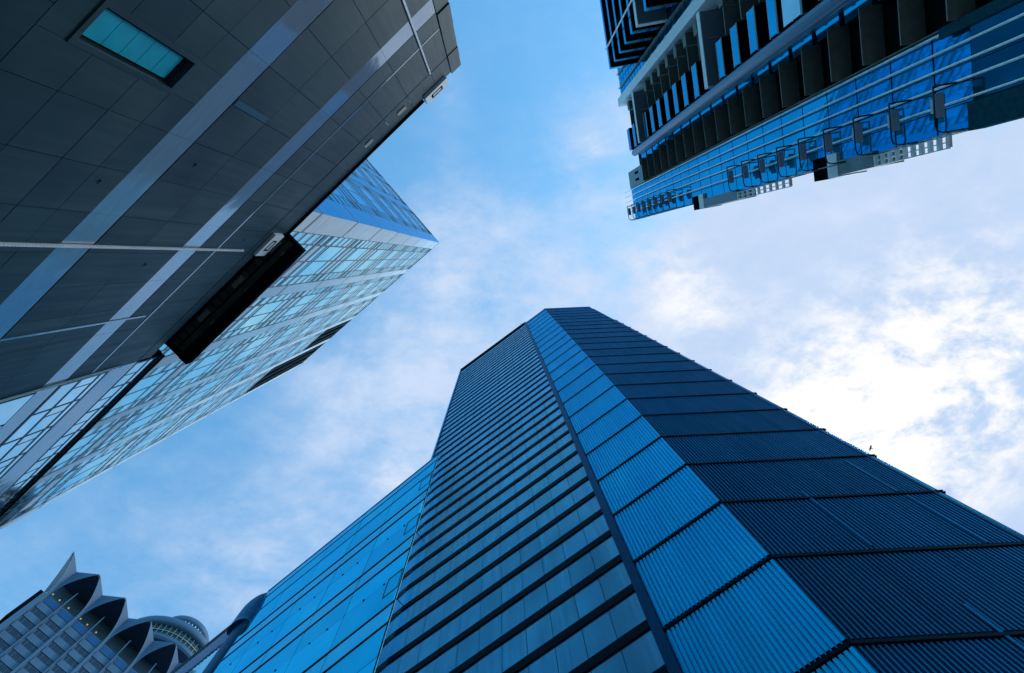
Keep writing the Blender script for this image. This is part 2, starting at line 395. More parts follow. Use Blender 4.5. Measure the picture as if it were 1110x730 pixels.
# opening lights near the tower (frames stand proud)
for zz in (47.2, 39.2, 31.4):
    b = MB(); 
    for (a0, a1, c0_, c1_) in ((-.5, .75, zz, zz + .035), (-.5, .75, zz + 2.0, zz + 2.035), (-.5, -.47, zz + .035, zz + 2.0), (.72, .75, zz + .05, zz + 2.0)):
        b.box(FG, a0, a1, .008, .03, c0_, c1_)
    b.build('opening_light_frame', M['mull'], gb)
b = MB(); b.box(FG, -.6, 22.6, -.6, .05, GT, GT + .14); b.build('coping', M['bluepanel'], gb)
# rounded end column with a curved hood
def half_col(z0, z1, s0, s1, prot, n=12):
    b = MB(); pts = []
    for i in range(n + 1):
        th = math.pi * i / n
        pts.append(((s0 + s1) / 2 - math.cos(th) * (s1 - s0) / 2, math.sin(th) * prot))
    i0 = len(b.v)
    for s, o in pts: b.v += [FG.pt(s, o - .02, z0), FG.pt(s, o - .02, z1)]
    for k in range(n): b.f.append((i0 + 2 * k, i0 + 2 * k + 1, i0 + 2 * k + 3, i0 + 2 * k + 2)); b.m.append(0)
    b.f.append(tuple(i0 + 2 * k for k in range(n + 1))); b.m.append(0)
    b.f.append(tuple(i0 + 2 * k + 1 for k in reversed(range(n + 1)))); b.m.append(0)
    return b
half_col(-EYE, 49.4, 22.65, 25.0, .30).build('end_column', M['channel'], gb)
b = MB(); ns, nz_ = 12, 10                     # hood: half round in plan, rounded over at the top
for j in range(nz_ + 1):
    f = j / nz_; zz = 49.5 + 4.6 * f; k = math.sqrt(max(0, 1 - max(0, (f - .45) / .55) ** 2.4)) * .97 + .03
    for i in range(ns + 1):
        th = math.pi * i / ns
        b.v.append(FG.pt(22.65 + 1.35 * (1 - math.cos(th) ) * (0.75 + .25 * k), -.02 + math.sin(th) * .75 * k, zz))
for j in range(nz_):
    for i in range(ns):
        a = j * (ns + 1) + i; b.f.append((a, a + 1, a + ns + 2, a + ns + 1)); b.m.append(0)
b.f.append(tuple(range(ns + 1))); b.m.append(0)
b.build('column_hood', M['hood'], gb, True)
b = MB()
for i in range(50):
    s = 25.05 + i * .46; b.box(FG, s, s + .24, -.1, .10, 48.3, 51.2)
b.box(FG, 25.0, 48, -.15, 0.0, 48.25, 51.25)
b.build('ribbed_parapet', M['rib'], gb)
for i in range(8):
    s = 25.05 + i * 2.6
    for (z0, z1) in ((42.4, 48.2), (36.4, 42.3), (30.4, 36.3)):
        one_box('glass_pane', M['glass'], gb, FG, s, s + 2.55, -.1, 0, z0, z1)

# ------------------------------------------------------------------ 3. granite podium wall
FP = Frame(-1.72, -9.01, 137.23, -1)
pod = thing('granite_building', 'dark granite building with polished bands and one recessed window overhead', 'building', FP.pt(10, -3, -EYE))
PT = 27.7
one_box('core', M['joint'], pod, FP, 0.02, 11.60, -2.3, -.46, -EYE, PT - .05)
one_box('terrace_core', M['joint'], pod, FP, 11.60, 20.30, -2.3, -.05, -EYE, 26.45)
b = MB(); b.box(FP, 0.05, 11.2, -9, -2.3, -EYE, PT - .1); b.build('rear_block', M['stone'], pod)
scuts = [0.60] + [0.12 + 1.44 * k for k in range(1, 14)] + [20.25]
zcuts_a = [-1.6, 1.2, 4.0, 5.5, 7.0, 8.4, 9.75, 11.05, 12.4, 13.5, 14.55]
HOLE = (6.80, 7.78, 10.42, 13.58)
def rects(s0, s1, z0, z1, h):
    if h is None or s1 <= h[0] or s0 >= h[1] or z1 <= h[2] or z0 >= h[3]: return [(s0, s1, z0, z1)]
    r = []
    if s0 < h[0]: r.append((s0, h[0], z0, z1))
    if s1 > h[1]: r.append((h[1], s1, z0, z1))
    a, c = max(s0, h[0]), min(s1, h[1])
    if z0 < h[2]: r.append((a, c, z0, h[2]))
    if z1 > h[3]: r.append((a, c, h[3], z1))
    return r
def stone_row(z0, z1, s_list, g=.008):
    runs = [(MB(), s_list)]
    if z1 > HOLE[2] and z0 < HOLE[3]: runs = [(MB(), [x for x in s_list if x < HOLE[0]] + [HOLE[0]]), (MB(), [HOLE[1]] + [x for x in s_list if x > HOLE[1]])]
    for b, sl_ in runs:
        for i in range(len(sl_) - 1):
            o = random.uniform(-.004, .004)
            b.box(FP, sl_[i] + g, sl_[i + 1] - g, -.04, o, z0 + g, z1 - g, random.randrange(4))
        b.build('granite_course', STONE, pod)
    if z1 > HOLE[2] and z0 < HOLE[2]: one_box('granite_course', M['stone'], pod, FP, HOLE[0], HOLE[1], -.04, 0, z0 + g, HOLE[2] - g)
    if z1 > HOLE[3] and z0 < HOLE[3]: one_box('granite_course', M['stone'], pod, FP, HOLE[0], HOLE[1], -.04, 0, HOLE[3] + g, z1 - g)
for i in range(len(zcuts_a) - 1): stone_row(zcuts_a[i], zcuts_a[i + 1], scuts)
for a, c in ((15.75, 17.9), (17.9, 20.05), (21.2, 22.45), (22.60, 25.55)): stone_row(a, c, scuts)
stone_row(25.62, 27.6, scuts[:9]); stone_row(25.62, 26.5, scuts[8:])
for a, c in ((14.55, 15.75), (20.05, 21.2)):
    b = MB()
    for s0, s1 in zip([.60] + [0.12 + 2.88 * k for k in range(1, 7)], [0.12 + 2.88 * k for k in range(1, 7)] + [20.25]):
        b.box(FP, s0 + .004, s1 - .004, -.04, -.012 + random.uniform(-.003, .003), a + .02, c - .02)
    b.build('polished_band', M['band'], pod)
    one_box('polished_band', M['band'], pod, FP, 20.27, 36, -.04, -.012, a + .02, c - .02)
one_box('reveal_strip', M['band'], pod, FP, 0.62, 20.2, -.03, .012, 22.47, 22.57)
for s in (7.2, ): one_box('cross_band', M['crossband'], pod, FP, s - .10, s + .10, .006, .014, 15.8, 17.85)
# stepped end pieces
for (z0, z1, o) in ((-1.6, 14.5, .06), (14.55, 20.0, .03), (20.05, 21.3, .0), (21.35, 23.0, .05), (23.05, 25.4, .03), (25.45, 26.5, .06), (26.55, 27.75, .04)):
    one_box('end_panel', M['stone'], pod, FP, -.02, .57, -.6, o, z0, z1)
for (s, z) in ((9.4, 16.6), (10.6, 13.9), (13.6, 18.9), (12.2, 24.0)):
    b = MB(); b.box(FP, s - .03, s + .03, .006, .03, z - .02, z + .02); b.box(FP, s + .06, s + .085, .006, .02, z - .03, z + .03); b.build('wall_anchor', M['joint'], pod)
# recessed window
w = one_box('window', M['dark'], pod, FP, HOLE[0] + .03, HOLE[1] - .03, -.42, -.36, HOLE[2] + .03, HOLE[3] - .03)
b = MB()
for k in range(5):
    z0 = HOLE[2] + .30 + k * .5; b.box(FP, HOLE[0] + .17, HOLE[1] - .17, -.355, -.13, z0, z0 + .485)
b.build('pane', M['tealpane'], w)
b = MB()
h = HOLE
b.box(FP, h[0] - .02, h[0] + .10, -.35, .035, h[2] - .02, h[3] + .02); b.box(FP, h[1] - .10, h[1] + .02, -.35, .035, h[2] - .02, h[3] + .02)
b.box(FP, h[0] + .10, h[1] - .10, -.35, .035, h[2] - .02, h[2] + .10); b.box(FP, h[0] + .10, h[1] - .10, -.35, .035, h[3] - .22, h[3] + .02)
b.build('window_frame', M['stone'], w)
# ribbed light tubes
for (s, z0, z1) in ((1.62, 16, 25.5), (12.8, 8, 24.75), (20.22, 14, 24.4)):
    b = MB(); z = z0
    while z < z1:
        b.box(FP, s - .035, s + .035, .01, .075, z, z + .075); z += .10
    b.box(FP, s - .022, s + .022, .0, .055, z0, z1)
    b.build('ribbed_tube', M['white'], pod)
one_box('joint_strip', M['band'], pod, FP, 16.62, 16.70, .0, .02, 14, 22.2)
# parapet gutter and brackets
b = MB(); b.box(FP, 2.4, 11.6, -.1, .10, 27.62, 27.72); b.box(FP, 2.4, 11.6, -.3, .03, 27.74, 27.95); b.build('parapet_gutter', M['dark'], pod)
for s, zb in ((0.95, 0), (11.65, -1.15)):
    b = MB(); b.box(FP, s, s + 1.38, -.10, .14, 27.3 + zb, 28.35 + zb, 0)
    for (a0, a1, z0, z1) in ((.35, 1.03, 27.62, 27.70), (.35, 1.03, 27.98, 28.06), (.35, .43, 27.7, 27.98), (.95, 1.03, 27.7, 27.98)):
        b.box(FP, s + a0, s + a1, .14, .155, z0 + zb, z1 + zb, 1)
    b.build('roof_bracket', [M['white'], M['dark']], pod)
for s in (3.3, 5.4): one_box('vent_plate', M['grey'], pod, FP, s, s + .5, .0, .03, 26.3, 26.7)
# black canopy over the roof terrace
cn = one_box('canopy', M['dark'], pod, FP, 11.75, 20.2, -2.6, .95, 28.5, 28.75)
b = MB(); b.box(FP, 11.75, 20.2, .45, .98, 28.15, 28.5); b.box(FP, 11.9, 20.05, -.5, -.4, 28.3, 28.5); b.box(FP, 11.9, 20.05, .0, .06, 28.38, 28.46); b.box(FP, 11.75, 11.9, -.9, .55, 28.2, 28.5); b.box(FP, 20.05, 20.2, -.9, .55, 28.2, 28.5); b.build('canopy_beam', M['dark'], cn)
b = MB()
for i in range(16): b.box(FP, 12.05 + i * .5, 12.1 + i * .5, -.38, -.02, 28.36, 28.5)
b.build('canopy_slat', M['mull'], cn)
b = MB(); b.box(FP, 11.95, 20.0, -.62, .44, 28.46, 28.49); b.build('soffit_board', M['soffit'], cn)
for s in (12.3, 14.9, 17.4):
    b = MB(); b.box(FP, s, s + .75, -.30, -.05, 28.3, 28.4); b.box(FP, s + .2, s + .5, .30, .36, 28.4, 28.46); b.build('canopy_light', M['grey'], cn)
# glazed bay past the granite
one_box('bay_core', M['joint'], pod, FP, 20.3, 36, -2.3, -.14, -EYE, PT - .05)
for (z0, z1) in ((21.25, 22.2), (22.3, 23.3), (23.4, 23.75), (25.7, 26.6), (26.7, 27.4), (16.0, 17.9), (18.0, 20.0)):
    for k in range(8):
        s = 20.45 + 1.75 * k; f = one_box('bay_window', PALEG[random.randrange(3)], pod, FP, s + .06, s + 1.68, -.12, -.004, z0, z1)
one_box('pale_band', M['band'], pod, FP, 20.3, 36, -.13, .0, 23.85, 25.6)
b = MB()
for z in (21.2, 22.25, 23.35, 23.8, 25.65, 26.65, 27.45): b.box(FP, 20.3, 36, -.12, .008, z - .07, z + .07)
for k in range(18): b.box(FP, 20.45 + .875 * k - .03, 20.45 + .875 * k + .03, -.118, .004, 25.72, 26.58)
for k in range(9): b.box(FP, 20.45 + 1.75 * k + .55, 20.45 + 1.75 * k + .60, -.118, .004, 22.3, 23.3)
for k in range(9): b.box(FP, 20.45 + 1.75 * k - .05, 20.45 + 1.75 * k + .05, -.118, .006, 21.25, 23.75); b.box(FP, 20.45 + 1.75 * k - .05, 20.45 + 1.75 * k + .05, -.118, .006, 25.7, 27.4)
b.build('bay_mullions', M['mull'], pod)
one_box('stepped_gutter', M['dark'], pod, FP, 20.3, 36, -.6, .12, 27.50, 27.60)
for o, z in ((.125, 27.53), (.02, 27.475)): one_box('gutter_trim', M['unit'], pod, FP, 20.3, 36, o, o + .02, z, z + .02)

# ------------------------------------------------------------------ 4. white-banded office tower
FT = Frame(-12.43, -3.06, 139.45, -1)
FB = Frame(-12.43, -3.06, -130.6, 1)
ot = thing('banded_office_tower', 'tall glass office tower with white vertical bands behind the granite building', 'tower', FT.pt(20, -12, -EYE))
OTOP = 120.0
b = MB(); b.box(FT, .15, 40.8, -24, -.30, -EYE, OTOP - .2); b.build('core', M['joint'], ot)
MODH, MOD0 = 10.3, 50.5 - 4 * 10.3
BAYS = [(1.95, 8.55), (10.0, 15.85), (17.35, 23.9), (25.0, 31.4), (32.7, 40.0)]
COLS = [(0.0, 1.95), (8.55, 10.0), (15.85, 17.35), (23.9, 25.0), (31.4, 32.7), (40.0, 41.0)]
def window_cell(fr, s0, s1, z0, z1, gm_, wm, dark=False):
    """one bay, two floors high: clear pane, then narrow strips; four rows divided by beige mullions"""
    h = z1 - z0; w = s1 - s0
    fm = MB(); pm_ = MB()
    cuts = [s0, s0 + w * .19, s0 + w * .50, s0 + w * .81, s1]
    for i in range(4):
        a, c = cuts[i] + .05, cuts[i + 1] - .05
        if dark:
            pm_.box(fr, a, c, -.28, -.2, z0 + .1, z1 - .1, 0); continue
        if i in (0, 3):
            n = 6
            for k in range(n):
                za, zb = z0 + h * k / n, z0 + h * (k + 1) / n
                pm_.box(fr, a, c, -.28, -.012 + random.uniform(-.003, .003), za + .05, zb - .62)
                fm.box(fr, a, c, -.28, -.008, zb - .56, zb - .20, 1)
                fm.box(fr, a, c, -.28, .004, zb - .22, zb + .06, 0)
        else:
            for (fa, fb, kind) in ((.0, .42, 'g'), (.42, .45, 'd'), (.453, .56, 'g'), (.563, .60, 'd'), (.625, .745, 'w'), (.805, .90, 'g'), (.90, .93, 'd'), (.932, .96, 'g')):
                za, zb = z0 + h * fa, z0 + h * fb
                if kind == 'g': 
                    j = [random.uniform(-.008, .008) for _ in range(4)]; P = fr.pt
                    pm_.hexa([P(a, -.28, za + .03), P(c, -.28, za + .03), P(c, -.006 + j[0] * .5, za + .03), P(a, -.006 + j[1] * .5, za + .03), P(a, -.28, zb - .02), P(c, -.28, zb - .02), P(c, -.006 + j[2] * .5, zb - .02), P(a, -.006 + j[3] * .5, zb - .02)])
                elif kind == 'w': fm.box(fr, a, c, -.28, -.002, za, zb, 1)
                else: fm.box(fr, a, c, -.28, .003, za, zb, 0)
    for x in cuts:
        fm.box(fr, x - .03, x + .03, -.28, .012, z0 + .003, z1 - .003, 0 if dark else 2); fm.box(fr, x + .032, x + .10, -.28, .007, z0 + .003, z1 - .003, 0)
    if not dark:
        for fa, fb in ((.562, .622), (.748, .80), (.965, .998)): fm.box(fr, s0 + .1, s1 - .05, -.27, .005, z0 + h * fa, z0 + h * fb, 0)
    f = fm.build('window', [M['mull'], wm, M['beige']], ot)
    if pm_.f: pm_.build('pane', M['dark'] if dark else gm_, f)
for k in range(2, 12):
    z0, z1 = MOD0 + MODH * k, min(MOD0 + MODH * (k + 1), OTOP)
    if z1 - z0 < 2: continue
    for bi, (s0, s1) in enumerate(BAYS):
        window_cell(FT, s0, s1, z0, z1, M['glass'], M['white'], dark=(bi == 3 and z0 > 99 or bi == 4 and z0 > 88))
BB = [(2.1, 8.6), (10.0, 16.0), (17.4, 23.9)]
for k in range(2, 12):
    z0, z1 = MOD0 + MODH * k, min(MOD0 + MODH * (k + 1), OTOP)
    for (s0, s1) in BB: window_cell(FB, s0, s1, z0, z1, M['blueglass'], M['bluepanel'])
for fr, cols, m in ((FT, COLS, M['white']), (FB, [(0.0, 2.1), (8.6, 10.0), (16.0, 17.4), (23.9, 25)], M['bluepanel'])):
    for (s0, s1) in cols:
        b = MB(); k = 0; z = MOD0
        while z < OTOP:
            n = 4
            for q in range(n):
                za, zb = z + MODH * q / n, z + MODH * (q + 1) / n
                if za > OTOP: break
                b.box(fr, s0 + (.05 if s0 else 0), s1, -.29, .03 + random.uniform(-.003, .003), za + (.42 if q == 0 else .02), min(zb - .02, OTOP), 0)
            b.box(fr, s0 + (.06 if s0 else .02), s1 - .01, -.29, .015, z - .40, z + .40, 1)
            z += MODH
        b.build('vertical_band', [m, M['grey']], ot)
b = MB(); b.box(FT, 0, 41, -.5, .08, OTOP, OTOP + .5); b.box(FB, .1, 25, -.5, .08, OTOP + .003, OTOP + .5); b.build('parapet', M['white'], ot)

# ------------------------------------------------------------------ 5. balcony tower, upper right
FR = Frame(19.66, -46.4, 79.91, 1)
bt = thing('balcony_tower', 'residential tower with stacked balconies, a blue glass strip and steel rods', 'tower', FR.pt(20, -8, -EYE))
RT = 108.0
FH = 3.52
b = MB(); P = FR.pt
b.hexa([P(-14, -16, -EYE), P(37.6, -16, -EYE), P(39.9, -.6, -EYE), P(-14, -.6, -EYE), P(-14, -16, RT - 6), P(37.6, -16, RT - 6), P(39.9, -.6, RT - 6), P(-14, -.6, RT - 6)]); b.build('core', M['dark'], bt)  # black core colour stands for the unlit recesses between ledges
# blue glass strip with steel rods
for k in range(9, 31):
    z1 = RT - FH * (k - 9) ; z0 = z1 - FH
    if z0 < 28: break
    b = MB(); cs = [34.05, 35.2, 36.2, 37.2, 38.4, 39.85]
    for i in range(5):
        j = [random.uniform(-.006, .006) for _ in range(4)]; P = FR.pt
        a, c = cs[i] + .03, cs[i + 1] - .03
        b.hexa([P(a, -.4, z0 + .10), P(c, -.4, z0 + .10), P(c, j[0], z0 + .10), P(a, j[1], z0 + .10), P(a, -.4, z1 - .03), P(c, -.4, z1 - .03), P(c, j[2], z1 - .03), P(a, j[3], z1 - .03)])
    b.build('glass_strip_panel', M['blueglass'], bt)
for s in (34.3, 35.25, 36.2, 37.15, 38.2):
    b = MB(); b.tube([FR.pt(s, .35, -EYE), FR.pt(s, .35, RT + 4)], .075, 6); b.build('steel_rod', M['rail'], bt, True)
one_box('glass_back', M['dark'], bt, FR, 34.0, 39.9, -.6, -.39, -EYE, RT)
# roof box with two slits
b = MB(); b.box(FR, 30.9, 34.0, -.59, -.02, 98, RT + .6, 0)
for s in (31.5, 32.7): b.box(FR, s, s + .45, -.05, .0, 101.5, 104.0, 1)
b.build('roof_box', [M['slate'], M['dark']], bt)
# planter ledges
for k in range(0, 24):
    z = 95.0 - FH * k
    if z < 30: break
    b = MB(); b.box(FR, 30.35, 34.0, -.5, 1.05, z, z + .09, 0)
    b.build('planter_ledge', M['brown'], bt)
    b = MB(); b.box(FR, 29.3, 30.3, -.5, -.05, z + .3, z + 3.2, 0); b.build('side_window', M['blueglass'], bt)
one_box('ledge_fin', M['brown'], bt, FR, 34.0, 34.06, -.2, .3, 28, 98)
one_box('side_mullion', M['pipe'], bt, FR, 29.1, 29.3, -.5, .3, 0, 98)
# deep balconies
def balcony(z, tall=False):
    b = MB(); b.box(FR, 25.0, 28.55, -.5, 1.9, z - .22, z, 0); s_ = b.build('balcony', M['dark'], bt)  # slab coloured black to stand for its unlit underside
    b = MB(); b.box(FR, 25.0, 28.55, 1.9, 1.96, z - .24, z + .02); b.box(FR, 28.55, 28.62, .2, 1.96, z - .24, z + .02); b.build('balcony_edge', M['slate'], s_)
    b = MB(); b.tube([FR.pt(25.0, 1.92, z + 1.22), FR.pt(28.58, 1.92, z + 1.22), FR.pt(28.58, .2, z + 1.22)], .03, 6); b.build('handrail', M['rail'], s_)
    h = 2.5 if tall else 1.15
    b = MB(); b.box(FR, 25.05, 28.5, 1.90, 1.94, z + .05, z + h); b.build('balustrade', M['glass'] if tall else M['blueglass'], s_)
    b = MB(); b.box(FR, 22.2, 24.8, -.5, 1.35, z - .1, z + .05); b.build('planter_ledge', M['brown'], bt)
    b = MB(); b.box(FR, 20.6, 22.0, -.5, 1.35, z - .1, z + .9); b.build('planter_ledge', M['brown'], bt)
    b = MB()
    for q in range(2): b.box(FR, 22.0 + .75 * q, 22.7 + .75 * q, -.5, -.3, z + .6, z + 3.2)
    b.build('balcony_window', M['blueglass'], bt)
for k in range(-3, 17):
    z = 86.0 - FH * k
    if z < 28: break
    if abs(z - 89.5) < .5 or abs(z - 61.36) < .5: continue
    balcony(z, tall=abs(z - 43.76) < .5)
for z in (88.7, 60.6):
    t_ = one_box('sky_terrace', M['slate'], bt, FR, 21.3, 28.7, -.5, 2.55, z, z + .3)
    b = MB(); b.box(FR, 21.2, 28.75, 2.55, 2.63, z - .1, z + .75); b.box(FR, 28.7, 28.78, .4, 2.55, z - .1, z + .75); b.build('terrace_edge', M['pale'], t_)
    b = MB(); b.tube([FR.pt(24.0, .8, z - .05), FR.pt(24.0, 1.9, z - .05)], .05, 6); b.build('downlight', M['rail'], t_)
# round column, pale pilaster
b = MB(); b.tube([FR.pt(29.4, 2.0, -EYE), FR.pt(29.4, 2.0, 94.5)], .52, 24); b.build('round_column', M['pipe'], bt, True)
one_box('pilaster', M['pale'], bt, FR, 18.95, 20.3, -.5, 1.8, -EYE, 101.5)
# recessed curtain wall left of the pilaster
for k in range(0, 22):
    z1 = RT - 2 - FH * k; z0 = z1 - FH
    if z0 < 30: break
    b = MB()
    for i in range(8):
        s = 9.0 + 1.2 * i; b.box(FR, s + .08, s + 1.12, -.5, -.03, z0 + .14, z0 + FH * .5 - .10); b.box(FR, s + .08, s + 1.12, -.5, -.03, z0 + FH * .5 + .10, z1 - .14)
    b.build('curtain_wall_panel', M['blueglass'], bt)
b = MB()
for i in range(5): b.box(FR, 9.0 + 2.4 * i - .06, 9.0 + 2.4 * i + .06, -.1, .25, 20, RT - 2)
b.build('curtain_wall_fins', M['beige'], bt)
# corner balconies with pale edges
for k in range(0, 18):
    z = 92.0 - FH * k
    if z < 30: break
    if k == 5:
        t_ = one_box('sky_terrace', M['slate'], bt, FR, -12, 16.7, 1.0, 4.75, z, z + .3)
        b = MB(); b.box(FR, -12, 16.75, 4.75, 4.83, z - .1, z + .8); b.box(FR, 16.7, 16.78, 1.0, 4.75, z - .1, z + .8); b.build('terrace_edge', M['pale'], t_); continue
    s_ = one_box('corner_balcony', M['dark'], bt, FR, -12, 16.2, -.5, 4.5, z, z + .25)  # black slab colour paints the shade beneath the balcony
    b = MB(); b.box(FR, -12, 16.25, 4.5, 4.56, z - .05, z + .95, 0); b.box(FR, 16.2, 16.26, .9, 4.5, z - .05, z + .95, 0)
    b.box(FR, -12, 16.3, 4.56, 4.62, z - .12, z - .02, 1); b.box(FR, 16.26, 16.32, .9, 4.56, z - .12, z - .02, 1); b.build('balustrade', [M['blueglass'], M['brown']], s_)
one_box('balcony_back_wall', M['dark'], bt, FR, -12, 15.0, -.5, 1.2, 0, 95.4)
b = MB(); b.tube([FR.pt(13.7, 5.1, 40), FR.pt(13.7, 5.1, 91.2)], .12, 8); b.build('drain_pipe', M['pale'], bt, True)
# service ledges with bent tube guards
for k in range(0, 22):
    z = 106.0 - FH * k
    if z < 31: break
    if 63 < z < 81: continue
    b = MB(); b.box(FR, 37.6, 38.9, 1.15, 1.65, z, z + .06, 0); l_ = b.build('service_ledge', [M['mesh'], M['dark']], bt)
    b = MB(); b.tube([FR.pt(37.2, 1.75, z), FR.pt(39.3, 1.75, z), FR.pt(39.65, 1.65, z), FR.pt(39.8, 1.3, z), FR.pt(39.8, .05, z)], .055, 6)
    b.tube([FR.pt(37.2, 1.75, z), FR.pt(37.2, .05, z)], .06, 6)
    b.build('tube_guard', M['mull'], l_, True)
    b = MB(); b.box(FR, 37.8, 38.6, 1.2, 1.5, z + .10, z + .6); b.box(FR, 38.0, 38.4, 1.502, 1.52, z + .18, z + .52); b.build('cooling_unit', M['unit'], l_)
    b = MB()
    for q in range(7): b.box(FR, 39.86, 39.92, .1, 1.0, z + .3 * q, z + .3 * q + .1)
    b.box(FR, 39.86, 39.92, .05, .1, z - .2, z + 2.3); b.box(FR, 39.86, 39.92, 1.0, 1.05, z - .2, z + 2.3); b.build('side_grille', M['slate'], l_)
for (zd, zw, zs_, zg0, zg1) in ((75.6, 73.4, 71.8, 62.2, 51.0), (47.0, 45.0, 43.7, 39.7, 33.2)):
    one_box('end_box', M['dark'], bt, FR, 39.0, 40.75, -2, .25, zw, zd)
    one_box('end_panel', M['pale'], bt, FR, 38.95, 40.8, -2, .28, zs_, zw - .01)
    one_box('end_slab', M['slate'], bt, FR, 39.6, 40.7, -2, .22, zg0, zs_ - .01)
    b = MB(); n = 9
    for i in range(n + 1): z = zg0 - .15 - (zg0 - zg1 - .15) * i / n; b.box(FR, 39.92, 40.62, .0, .2, z - .12, z + .12)
    for s in (39.95, 40.3, 40.65): b.box(FR, s - .04, s + .04, .02, .18, zg1, zg0)
    b.build('ladder_grille', M['pale'], bt)
for k in range(8):
    z1 = 31.1 - 3.3 * k
    for (a, c) in ((34.6, 36.4), (36.45, 38.4)): one_box('base_glass', M['baseglass'], bt, FR, a, c, -.4, .31, z1 - 3.2, z1)
for k in range(3): one_box('base_glass', M['baseglass'], bt, FR, 28.2, 33.9, -.4, .60, 20.5 - 6.1 * k, 26.5 - 6.1 * k)
b = MB(); b.box(FR, 28, 33.95, -1, .55, -EYE, 24); b.box(FR, 34, 39.85, -1, .27, -EYE, 31.2); b.box(FR, 34, 34.6, .3, .5, 24, 33); b.box(FR, 38.5, 40.0, -.5, .45, 20, 31.4); b.build('base_storeys', M['base'], bt)

# ------------------------------------------------------------------ 6. vaulted hotel and its drum
FN = Frame(-56.11 * 2, 41.49 * 2, 48.16, -1)
ho = thing('vaulted_hotel', 'pale concrete hotel with pointed vaulted roof hoods and rows of dark windows', 'hotel', FN.pt(15, -12, -EYE))
BW = 9.14
HT = 140.0
one_box('core', M['hoteldark'], ho, FN, -.9, 46, -20, -.9, -EYE, 131.2)
one_box('recessed_storey', M['hoteldark'], ho, FN, -.5, 46, -20, -5.0, 131.3, 139.4)
FHT = 3.44
for bay in range(0, 4):
    s0 = bay * BW
    for half in range(2):
        a = s0 + .55 + half * BW / 2; c = s0 + BW / 2 - .15 + half * BW / 2
        if half: c -= .25
        for k in range(1, 9):
            z = 131.2 - 1.2 - FHT * (k - 1)
            if k == 1:
                w = one_box('window', M['hotelblue'], ho, FN, a + .2, c - .2, -.9, -.8, 129.0, 130.9); continue
            z1 = 131.0 - FHT * (k - 1) - 1.0 ; z0 = z1 - 1.55
            if z0 < 100: break
            b = MB(); b.box(FN, a + .2, c - .2, -.9, -.82, z0, z1); w = b.build('window', M['hotelglass'], ho)
            b = MB(); 
            for q in (.22, .78): x = a + .2 + (c - a - .4) * q; b.box(FN, x - .05, x + .05, -.82, -.75, z0, z1)
            b.build('window_mullion', M['hotel'], w)
for bay in range(0, 4):
    for half in range(2):
        for k in range(1, 9):
            a = bay * BW + .5 + half * BW / 2; c = a + BW / 2 - (.75 if half else .6)
            zt = 131.0 - FHT * k + .95
            one_box('sill_panel', M['hotel'], ho, FN, a, c, -.88, -.72, zt - 1.75, zt)
for k in range(0, 5):
    s = k * BW
    one_box('fin', M['hotel'], ho, FN, s - .33, s + .33, -.9, .0, 60, 131.4)
    if k < 4:
        one_box('mid_mullion', M['hotel'], ho, FN, s + BW / 2 - .13, s + BW / 2 + .13, -.9, .15, 60, 135.6)
        for q in (.06, .30, .62):
            b = MB(); c_ = FN.pt(s + BW * q + .3, -.35, 131.25); b.tube([c_, c_ + Vector((0, 0, .30))], .19, 10)
            if k < 2: b.build('lamp', M['lamp'], ho)
def bez(p0, p1, p2, t): return p0 * (1 - t) ** 2 + p1 * 2 * t * (1 - t) + p2 * t * t
for k in range(0, 5):
    s = k * BW
    p0 = FN.pt(s, .02, 130.6); V = FN.pt(s, .0, 140.0)
    for sg in (-1, 1):
        if k == 4 and sg == 1: pass
        dx = sg * BW / 2 + .1
        T = FN.pt(s + dx, 4.0, 140.0)
        c1 = FN.pt(s + sg * .35, .3, 136.6)
        base = FN.pt(s + sg * .34, .0, 130.6)
        n = 14; b = MB()
        for i in range(n + 1):
            f = i / n; e = bez(base, c1, T, f); g = p0.lerp(V, f)
            inn = FN.n * -.35 + FN.u * (-sg * .12)
            b.v += [g, e, e + inn, g + FN.n * -.35]
        for i in range(n):
            a = 4 * i
            for q in range(4):
                q2 = (q + 1) % 4; b.f.append((a + q, a + q2, a + 4 + q2, a + 4 + q)); b.m.append(0)
        b.build('vault_wing', M['hotel'], ho)
for k in range(-1, 4):
    s = k * BW; b = MB()
    lo, hi = 139.55, 140.25
    V0, V1 = (s, -.35), (s + BW, -.35)
    if k == -1:
        b.v += [FN.pt(x, o, z) for z in (lo, lo + .4) for x, o in ((-BW / 2 + .2, 3.5), (-.1, -.35), (-.5, -2.5))]
        b.f += [(0, 1, 2), (5, 4, 3), (0, 1, 4, 3), (1, 2, 5, 4), (2, 0, 3, 5)]; b.m += [0] * 5
        b.build('roof_soffit', M['hoteldark'], ho)
        b = MB(); T = FN.pt(-BW / 2 + .1 - .05, 3.9, 140.0)
        for i in range(15):
            f = i / 14
            b.v += [bez(FN.pt(-.36, -.05, 130.6), FN.pt(-.37, .25, 136.6), T, f), bez(FN.pt(-1.0, -.3, 130.5), FN.pt(-2.1, .6, 134.6), T, f)]
        for i in range(14): b.f.append((2 * i, 2 * i + 1, 2 * i + 3, 2 * i + 2)); b.m.append(0)
        b.build('corner_wing', M['hoteldark'], ho); continue
    ring = [V0, (s + BW / 2 + .1, 3.7), V1, (s + BW, -6), (V0[0], -6)]
    i0 = 0
    b.v += [FN.pt(x, o, lo) for x, o in ring] + [FN.pt(x, o, lo + .4) for x, o in ring]
    for q in range(5): q2 = (q + 1) % 5; b.f.append((q, q2, 5 + q2, 5 + q)); b.m.append(0)
    b.f.append((0, 1, 2, 3, 4)); b.f.append((9, 8, 7, 6, 5)); b.m += [0, 0]
    b.build('roof_soffit', M['hoteldark'], ho)
